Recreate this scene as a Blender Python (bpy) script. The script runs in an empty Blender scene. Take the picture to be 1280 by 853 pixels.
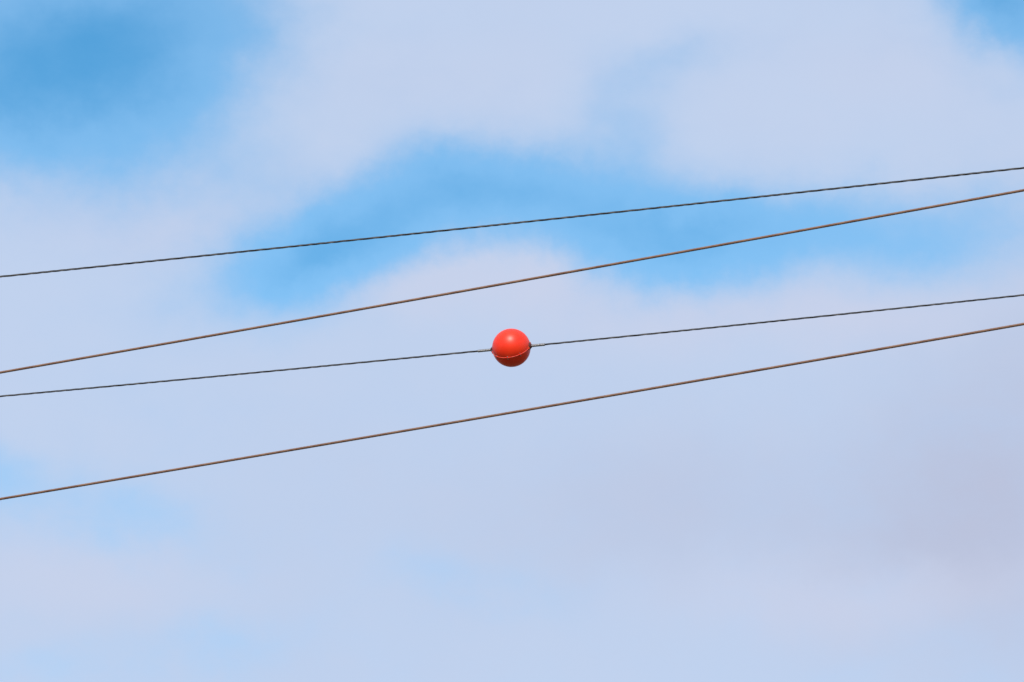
import bpy, bmesh, math, random
from mathutils import Vector, Matrix
random.seed(3)
scene = bpy.context.scene
scene.view_settings.view_transform = 'Standard'
scene.view_settings.look = 'None'
scene.view_settings.exposure = 0

def s2l(c):
    o = []
    for v in c:
        v /= 255.0
        o.append(v/12.92 if v <= 0.04045 else ((v+0.055)/1.055)**2.4)
    return o

# ------------------------------------------------------------------ world
world = bpy.data.worlds.new("World")
scene.world = world
world.use_nodes = True
world.cycles.sampling_method = 'MANUAL'
world.cycles.sample_map_resolution = 128
nt = world.node_tree
N, L = nt.nodes, nt.links
N.clear()
out = N.new('ShaderNodeOutputWorld')
bg = N.new('ShaderNodeBackground')
STR = 0.1
bg.inputs['Strength'].default_value = STR
L.new(bg.outputs[0], out.inputs[0])

SUN_EL, SUN_AZ = 38.0, 188.0     # azimuth measured clockwise from +Y
sky = N.new('ShaderNodeTexSky')
sky.sky_type = 'NISHITA'
sky.sun_disc = False
sky.sun_elevation = math.radians(SUN_EL)
sky.sun_rotation = math.radians(SUN_AZ)
sky.air_density = 1.0
sky.dust_density = 0.6
sky.ozone_density = 1.0

def setin(n, i, v):
    if v is None: return
    if isinstance(v, bpy.types.NodeSocket):
        L.new(v, n.inputs[i])
    else:
        n.inputs[i].default_value = v
def M(op, a, b=None, c=None, clamp=False):
    n = N.new('ShaderNodeMath'); n.operation = op; n.use_clamp = clamp
    setin(n, 0, a); setin(n, 1, b); setin(n, 2, c)
    return n.outputs[0]
def VM(op, a, b=None):
    n = N.new('ShaderNodeVectorMath'); n.operation = op
    setin(n, 0, a); setin(n, 1, b)
    return n
def smooth(x, lo, hi, kind='SMOOTHSTEP'):
    n = N.new('ShaderNodeMapRange'); n.interpolation_type = kind
    setin(n, 0, x); n.inputs[1].default_value = lo; n.inputs[2].default_value = hi
    n.inputs[3].default_value = 0; n.inputs[4].default_value = 1
    return n.outputs[0]
def mixc(f, a, b, mode='MIX'):
    n = N.new('ShaderNodeMix'); n.data_type = 'RGBA'; n.blend_type = mode
    n.clamp_factor = True
    setin(n, 0, f); setin(n, 6, a); setin(n, 7, b)
    return n.outputs[2]
def noise(vec, scale, detail, rough, offset=(0, 0, 0), color=False, stretch=(1, 1, 1)):
    mp = N.new('ShaderNodeMapping'); mp.inputs[1].default_value = offset
    mp.inputs[3].default_value = stretch
    L.new(vec, mp.inputs[0])
    n = N.new('ShaderNodeTexNoise')
    L.new(mp.outputs[0], n.inputs['Vector'])
    n.inputs['Scale'].default_value = scale
    n.inputs['Detail'].default_value = detail
    n.inputs['Roughness'].default_value = rough
    return n.outputs['Color'] if color else n.outputs['Fac']

tc = N.new('ShaderNodeTexCoord')
dirn = tc.outputs['Generated']                 # world direction
sep = N.new('ShaderNodeSeparateXYZ'); L.new(dirn, sep.inputs[0])
DEG = 180/math.pi
az = M('MULTIPLY', M('ARCTAN2', sep.outputs[0], sep.outputs[1]), DEG)
el = M('MULTIPLY', M('ARCSINE', sep.outputs[2]), DEG)
comb = N.new('ShaderNodeCombineXYZ')
L.new(az, comb.inputs[0]); L.new(el, comb.inputs[1])
ang = comb.outputs[0]                          # (azimuth, elevation) in degrees

# wind-torn edges : warp the sky coordinates by fractal noise
w1 = VM('SUBTRACT', noise(dirn, 30, 6, 0.62, (3.1, 0, 1.7), True), (0.5, 0.5, 0.5)).outputs[0]
ws = VM('MULTIPLY', w1, (1.5, 1.2, 0)).outputs[0]
P = VM('ADD', ang, ws).outputs[0]

def A(px): return (px-640)*0.00857
def E(py): return 20+(426.5-py)*0.00806
def field(blobs):
    acc = None
    for (px, py, rx, ry, rot, amp) in blobs:
        mp = N.new('ShaderNodeMapping'); mp.vector_type = 'TEXTURE'
        mp.inputs[1].default_value = (A(px), E(py), 0)
        mp.inputs[2].default_value = (0, 0, math.radians(rot))
        mp.inputs[3].default_value = (rx*0.00857, ry*0.00806, 1)
        L.new(P, mp.inputs[0])
        d = VM('DOT_PRODUCT', mp.outputs[0], mp.outputs[0]).outputs['Value']
        g = M('POWER', 0.36788, d)
        acc = M('MULTIPLY_ADD', g, amp, acc if acc is not None else 0.0)
    return acc
blue = field([
    (20, 95, 200, 125, 6, 1.15), (200, 70, 110, 110, 40, 0.42), (320, 20, 120, 50, 0, 0.30),
    (360, 335, 120, 65, 8, 0.66), (460, 285, 150, 65, 10, 0.52), (590, 245, 190, 62, 0, 0.46),
    (720, 280, 150, 60, -14, 0.42), (870, 315, 150, 60, 0, 0.66), (1040, 285, 150, 55, 0, 0.42),
    (1220, 300, 120, 60, 0, 0.34), (850, 75, 80, 35, 0, 0.22), (780, 150, 60, 90, 20, 0.27),
    (1265, 5, 95, 65, -30, 1.05), (290, 200, 70, 50, 0, 0.12),
    (0, 590, 90, 50, 0, 0.30), (160, 655, 120, 40, -10, 0.28), (250, 800, 120, 40, 0, 0.20),
    (60, 835, 100, 40, 0, 0.16), (600, 735, 140, 35, 0, 0.18), (600, 365, 130, 28, 0, -0.25),
])
n1 = M('SUBTRACT', noise(dirn, 36, 7, 0.6, (0.3, 5.2, 0), False, (1, 1, 1.5)), 0.5)
n2 = M('SUBTRACT', noise(dirn, 11, 4, 0.5, (7.7, 1.2, 4.0)), 0.5)
b0 = M('ADD', blue, M('MULTIPLY', n1, 0.55))
b = smooth(b0, -0.08, 0.72)

# shading of the cloud layer
shade = field([
    (920, 650, 420, 120, 0, 0.50), (1270, 640, 200, 280, 0, 0.60),
])
shade = smooth(M('ADD', shade, M('MULTIPLY', n2, 0.8)), -0.1, 1.2)
k = 1/STR
def col(c, m=1.0):
    r = s2l(c); return (r[0]*k*m, r[1]*k*m, r[2]*k*m, 1)
warmf = field([(220, 250, 260, 60, 0, 0.55), (620, 370, 320, 50, -8, 0.55), (1050, 400, 250, 40, 0, 0.65),
               (100, 720, 200, 50, 0, 0.5), (1050, 740, 250, 50, 0, 0.6), (600, 90, 250, 60, 0, 0.2), (1080, 120, 180, 70, 0, 0.3)])
warmf = M('ADD', warmf, M('MULTIPLY', n1, 0.9))
cl = mixc(shade, col((193, 210, 238)), col((186, 192, 217)))
cl = mixc(warmf, cl, col((206, 211, 233)))
# thin haze veils the shallow breaks, the deep breaks show clean air
hz = smooth(b0, 0.66, 1.35)
tint = mixc(hz, (1.25, 1.84, 1.93, 1), (0.52, 1.36, 1.64, 1))
skyc = mixc(1.0, sky.outputs[0], tint, 'MULTIPLY')
final = mixc(b, cl, skyc)
L.new(final, bg.inputs['Color'])

# ------------------------------------------------------------------ sun
sd = bpy.data.lights.new("sun", 'SUN')
sd.energy = 4.4; sd.angle = math.radians(0.5); sd.color = (1.0, 0.94, 0.86)
sun = bpy.data.objects.new("sun", sd)
scene.collection.objects.link(sun)
e, a = math.radians(SUN_EL), math.radians(SUN_AZ)
todir = Vector((math.sin(a)*math.cos(e), math.cos(a)*math.cos(e), math.sin(e)))
sun.rotation_euler = (-todir).to_track_quat('-Z', 'Y').to_euler()
sun.location = todir*200

# ------------------------------------------------------------------ materials
def mat(name, base, rough=0.6, metallic=0.0, var=None, scale=10, bump=0.0, spec=0.5, coords='Object'):
    m = bpy.data.materials.new(name); m.use_nodes = True
    t = m.node_tree; n = t.nodes; l = t.links
    p = n['Principled BSDF']
    p.inputs['Roughness'].default_value = rough
    p.inputs['Metallic'].default_value = metallic
    p.inputs['Specular IOR Level'].default_value = spec
    c = n.new('ShaderNodeTexCoord')
    ns = n.new('ShaderNodeTexNoise'); ns.inputs['Scale'].default_value = scale
    ns.inputs['Detail'].default_value = 6
    l.new(c.outputs[coords], ns.inputs['Vector'])
    r = n.new('ShaderNodeValToRGB')
    r.color_ramp.elements[0].position = 0.35; r.color_ramp.elements[1].position = 0.65
    r.color_ramp.elements[0].color = (*base, 1)
    r.color_ramp.elements[1].color = (*(var or base), 1)
    l.new(ns.outputs['Fac'], r.inputs[0]); l.new(r.outputs[0], p.inputs['Base Color'])
    if bump:
        bp = n.new('ShaderNodeBump'); bp.inputs['Strength'].default_value = bump
        bp.inputs['Distance'].default_value = 0.01
        l.new(ns.outputs['Fac'], bp.inputs['Height']); l.new(bp.outputs[0], p.inputs['Normal'])
    return m
m_ball = mat("orange_red_fibreglass", (0.80, 0.026, 0.005), 0.42, var=(0.86, 0.036, 0.007), scale=6, bump=0.04, spec=0.4)
m_seam = mat("flange_edge", (0.78, 0.13, 0.08), 0.5, var=(0.75, 0.05, 0.03), scale=30, spec=0.3)
m_collar = mat("collar_rubber", (0.05, 0.012, 0.012), 0.7, var=(0.12, 0.02, 0.015), scale=30)
m_steel = mat("galvanised_steel", (0.30, 0.30, 0.31), 0.5, 0.6, var=(0.16, 0.16, 0.17), scale=40)
m_bolt = mat("brass_bolt", (0.6, 0.25, 0.08), 0.4, 0.3, var=(0.5, 0.18, 0.06), scale=40)
m_dark = mat("weathered_steel_wire", (0.020, 0.020, 0.024), 0.6, 0.2, var=(0.07, 0.066, 0.066), scale=9)
m_brown = mat("oxidised_conductor", (0.15, 0.070, 0.042), 0.6, 0.0, var=(0.23, 0.125, 0.078), scale=6)
m_ground = mat("dry_grass", (0.05, 0.07, 0.025), 0.95, var=(0.13, 0.11, 0.05), scale=0.15, bump=0.3)

# ------------------------------------------------------------------ ground
bm = bmesh.new()
R = 6000; G = 60
vs = {}
for i in range(G+1):
    for j in range(G+1):
        x = ((i/G)*2-1); y = ((j/G)*2-1)
        x = R*x*abs(x); y = R*y*abs(y)
        d = math.hypot(x, y)
        z = (math.sin(x*0.011+1)*math.cos(y*0.009))*min(3.0, d*0.004)*0.6
        vs[i, j] = bm.verts.new((x, y, z))
for i in range(G):
    for j in range(G):
        bm.faces.new((vs[i, j], vs[i+1, j], vs[i+1, j+1], vs[i, j+1]))
me = bpy.data.meshes.new("ground"); bm.to_mesh(me); bm.free()
me.materials.append(m_ground)
for p in me.polygons: p.use_smooth = True
scene.collection.objects.link(bpy.data.objects.new("ground", me))

# ------------------------------------------------------------------ cables
def catenary(o, h, a):
    hd = Vector((h[0], h[1], 0)).normalized()
    return lambda s: Vector(o) + hd*s + Vector((0, 0, s*s/(2*a)))
def frame(fn, s):
    p = fn(s); t = (fn(s+0.01)-fn(s-0.01)).normalized()
    n = Vector((0, 0, 1)); n = (n - t*n.dot(t)).normalized()
    return p, t, n, t.cross(n)
def sweep(name, fn, s_list, radius, strands, pitch, depth, material, jitter=0.0, ns=24):
    verts = []; faces = []
    for s in s_list:
        p, t, n, bn = frame(fn, s)
        tw = 2*math.pi*s/pitch + jitter*math.sin(s*1.7)+jitter*math.sin(s*4.3+1)
        for i in range(ns):
            th = 2*math.pi*i/ns
            r = radius*(1-depth + depth*abs(math.cos(strands*(th-tw)/2)))
            verts.append(p + n*(r*math.cos(th)) + bn*(r*math.sin(th)))
    for q in range(len(s_list)-1):
        for i in range(ns):
            j = (i+1) % ns
            faces.append((q*ns+i, q*ns+j, (q+1)*ns+j, (q+1)*ns+i))
    faces.append(tuple(range(ns))[::-1]); faces.append(tuple((len(s_list)-1)*ns+i for i in range(ns)))
    me = bpy.data.meshes.new(name); me.from_pydata([tuple(v) for v in verts], [], faces)
    me.materials.append(material)
    for p in me.polygons: p.use_smooth = True
    me.update()
    ob = bpy.data.objects.new(name, me); scene.collection.objects.link(ob)
    return ob
def srange(fine=12, far=110, step=0.018):
    a = []; s = -far
    while s < -fine: a.append(s); s += 0.09
    s = -fine
    while s < fine: a.append(s); s += step
    while s < far: a.append(s); s += 0.09
    return a
S = srange()
c1 = catenary((0, 82.055, 33.403), (.9594, -.2822), 2000)
c3 = catenary((-.01, 83.575, 31.906), (.9603, -.2790), 1000)
c2 = catenary((0, 78.615, 31.136), (.8921, -.4519), 2500)
c4 = catenary((0, 79.255, 29.325), (.8880, -.4599), 2500)
sweep("power_line_cable", c1, S, 0.0165, 3, 0.62, 0.40, m_dark, 0.5)
sweep("power_line_cable", c2, S, 0.0195, 7, 0.42, 0.14, m_brown, 0.0)
sweep("power_line_cable", c3, S, 0.0150, 3, 0.62, 0.40, m_dark, 0.5)
sweep("power_line_cable", c4, S, 0.0195, 7, 0.42, 0.14, m_brown, 0.0)

# ------------------------------------------------------------------ marker ball
RB = 0.300
pc, tX, nZ, bn = frame(c3, 0.0)
th = math.radians(-50)
front = Vector((-.2790, -.9603, 0)).normalized()
m_dir = (front*math.cos(th) + Vector((0, 0, 1))*math.sin(th)).normalized()
nrm = tX.cross(m_dir).normalized()
if nrm.z < 0: nrm = -nrm
ydir = nrm.cross(tX)
rotm = Matrix((tX, ydir, nrm)).transposed().to_4x4()   # local X = cable, Z = shell axis
root = bpy.data.objects.new("aerial_marker_ball", None)
scene.collection.objects.link(root)
root.matrix_world = Matrix.Translation(pc) @ rotm
def part(name, me, material, smooth=True):
    me.materials.append(material)
    if smooth:
        for p in me.polygons: p.use_smooth = True
    ob = bpy.data.objects.new(name, me); scene.collection.objects.link(ob)
    ob.parent = root
    return ob
def revolve(profile, axis='Z', seg=96, name="p"):
    bm = bmesh.new(); rings = []
    for (r, z) in profile:
        ring = []
        for i in range(seg):
            a = 2*math.pi*i/seg
            v = (r*math.cos(a), r*math.sin(a), z) if axis == 'Z' else (z, r*math.cos(a), r*math.sin(a))
            ring.append(bm.verts.new(v))
        rings.append(ring)
    for q in range(len(rings)-1):
        for i in range(seg):
            j = (i+1) % seg
            bm.faces.new((rings[q][i], rings[q][j], rings[q+1][j], rings[q+1][i]))
    bm.faces.new(rings[0]); bm.faces.new(rings[-1])
    bmesh.ops.recalc_face_normals(bm, faces=bm.faces)
    me = bpy.data.meshes.new(name); bm.to_mesh(me); bm.free()
    return me
prof = []
for i in range(41):
    t = i/40*math.pi/2
    prof.append((max(RB*math.cos(t), 0.0006), 0.004+RB*math.sin(t)*0.99))
part("upper_shell", revolve(prof), m_ball)
part("lower_shell", revolve([(r, -z) for r, z in prof]), m_ball)
part("joint_flange", revolve([(RB-0.02, -0.005), (RB+0.003, -0.005), (RB+0.006, -0.0025), (RB+0.006, 0.0025),
                              (RB+0.003, 0.005), (RB-0.02, 0.005)]), m_seam)
for sgn, nm in ((1, "clamp_collar_1"), (-1, "clamp_collar_2")):
    part(nm, revolve([(0.058, sgn*(RB-0.03)), (0.056, sgn*(RB+0.004)), (0.042, sgn*(RB+0.012)), (0.03, sgn*(RB+0.03)),
                      (0.024, sgn*(RB+0.034)), (0.018, sgn*(RB+0.034))], 'X', 32), m_collar)
def cyl(name, loc, axis, r, h, material, seg=6):
    bm = bmesh.new()
    bmesh.ops.create_cone(bm, cap_ends=True, segments=seg, radius1=r, radius2=r*0.92, depth=h)
    q = Vector(axis).to_track_quat('Z', 'Y').to_matrix().to_4x4()
    bmesh.ops.transform(bm, matrix=Matrix.Translation(loc) @ q, verts=bm.verts)
    me = bpy.data.meshes.new(name); bm.to_mesh(me); bm.free()
    return part(name, me, material, False)
idx = 1
for deg in (14, 52, 90, 128, 166, 194, 232, 270, 308, 346):
    a = math.radians(deg)
    p = Vector((math.cos(a), math.sin(a), 0))*(RB+0.001)
    bm = bmesh.new()
    bmesh.ops.create_cube(bm, size=1)
    bmesh.ops.scale(bm, vec=(0.028, 0.042, 0.03), verts=bm.verts)
    bmesh.ops.bevel(bm, geom=bm.edges[:], offset=0.006, segments=2, affect='EDGES')
    bmesh.ops.transform(bm, matrix=Matrix.Translation(p) @ Matrix.Rotation(a, 4, 'Z'), verts=bm.verts)
    me = bpy.data.meshes.new("lug"); bm.to_mesh(me); bm.free()
    part("lug_%d" % idx, me, m_ball)
    cyl("bolt_%d" % idx, p+Vector((math.cos(a), math.sin(a), 0))*0.006, (0, 0, 1), 0.009, 0.05,
        m_bolt if deg in (14, 346) else m_steel)
    idx += 1
for sgn in (1, -1):
    Sl = [sgn*(0.31+0.006*i) for i in range(40)] if sgn > 0 else [-(0.31+0.006*(39-i)) for i in range(40)]
    ob = sweep("armour_rod", c3, Sl, 0.0225, 6, 0.16, 0.25, m_steel)
    ob.name = "armour_rod_1" if sgn > 0 else "armour_rod_2"
    ob.parent = root
    ob.matrix_parent_inverse = (Matrix.Translation(pc) @ rotm).inverted()

# ------------------------------------------------------------------ camera
cd = bpy.data.cameras.new("camera"); cam = bpy.data.objects.new("camera", cd)
scene.collection.objects.link(cam)
cd.sensor_width = 36; cd.lens = 200; cd.clip_end = 20000; cd.clip_start = 0.5
cam.location = (0, 0, 1.6)
cam.rotation_euler = (math.radians(110), 0, 0)
scene.camera = cam
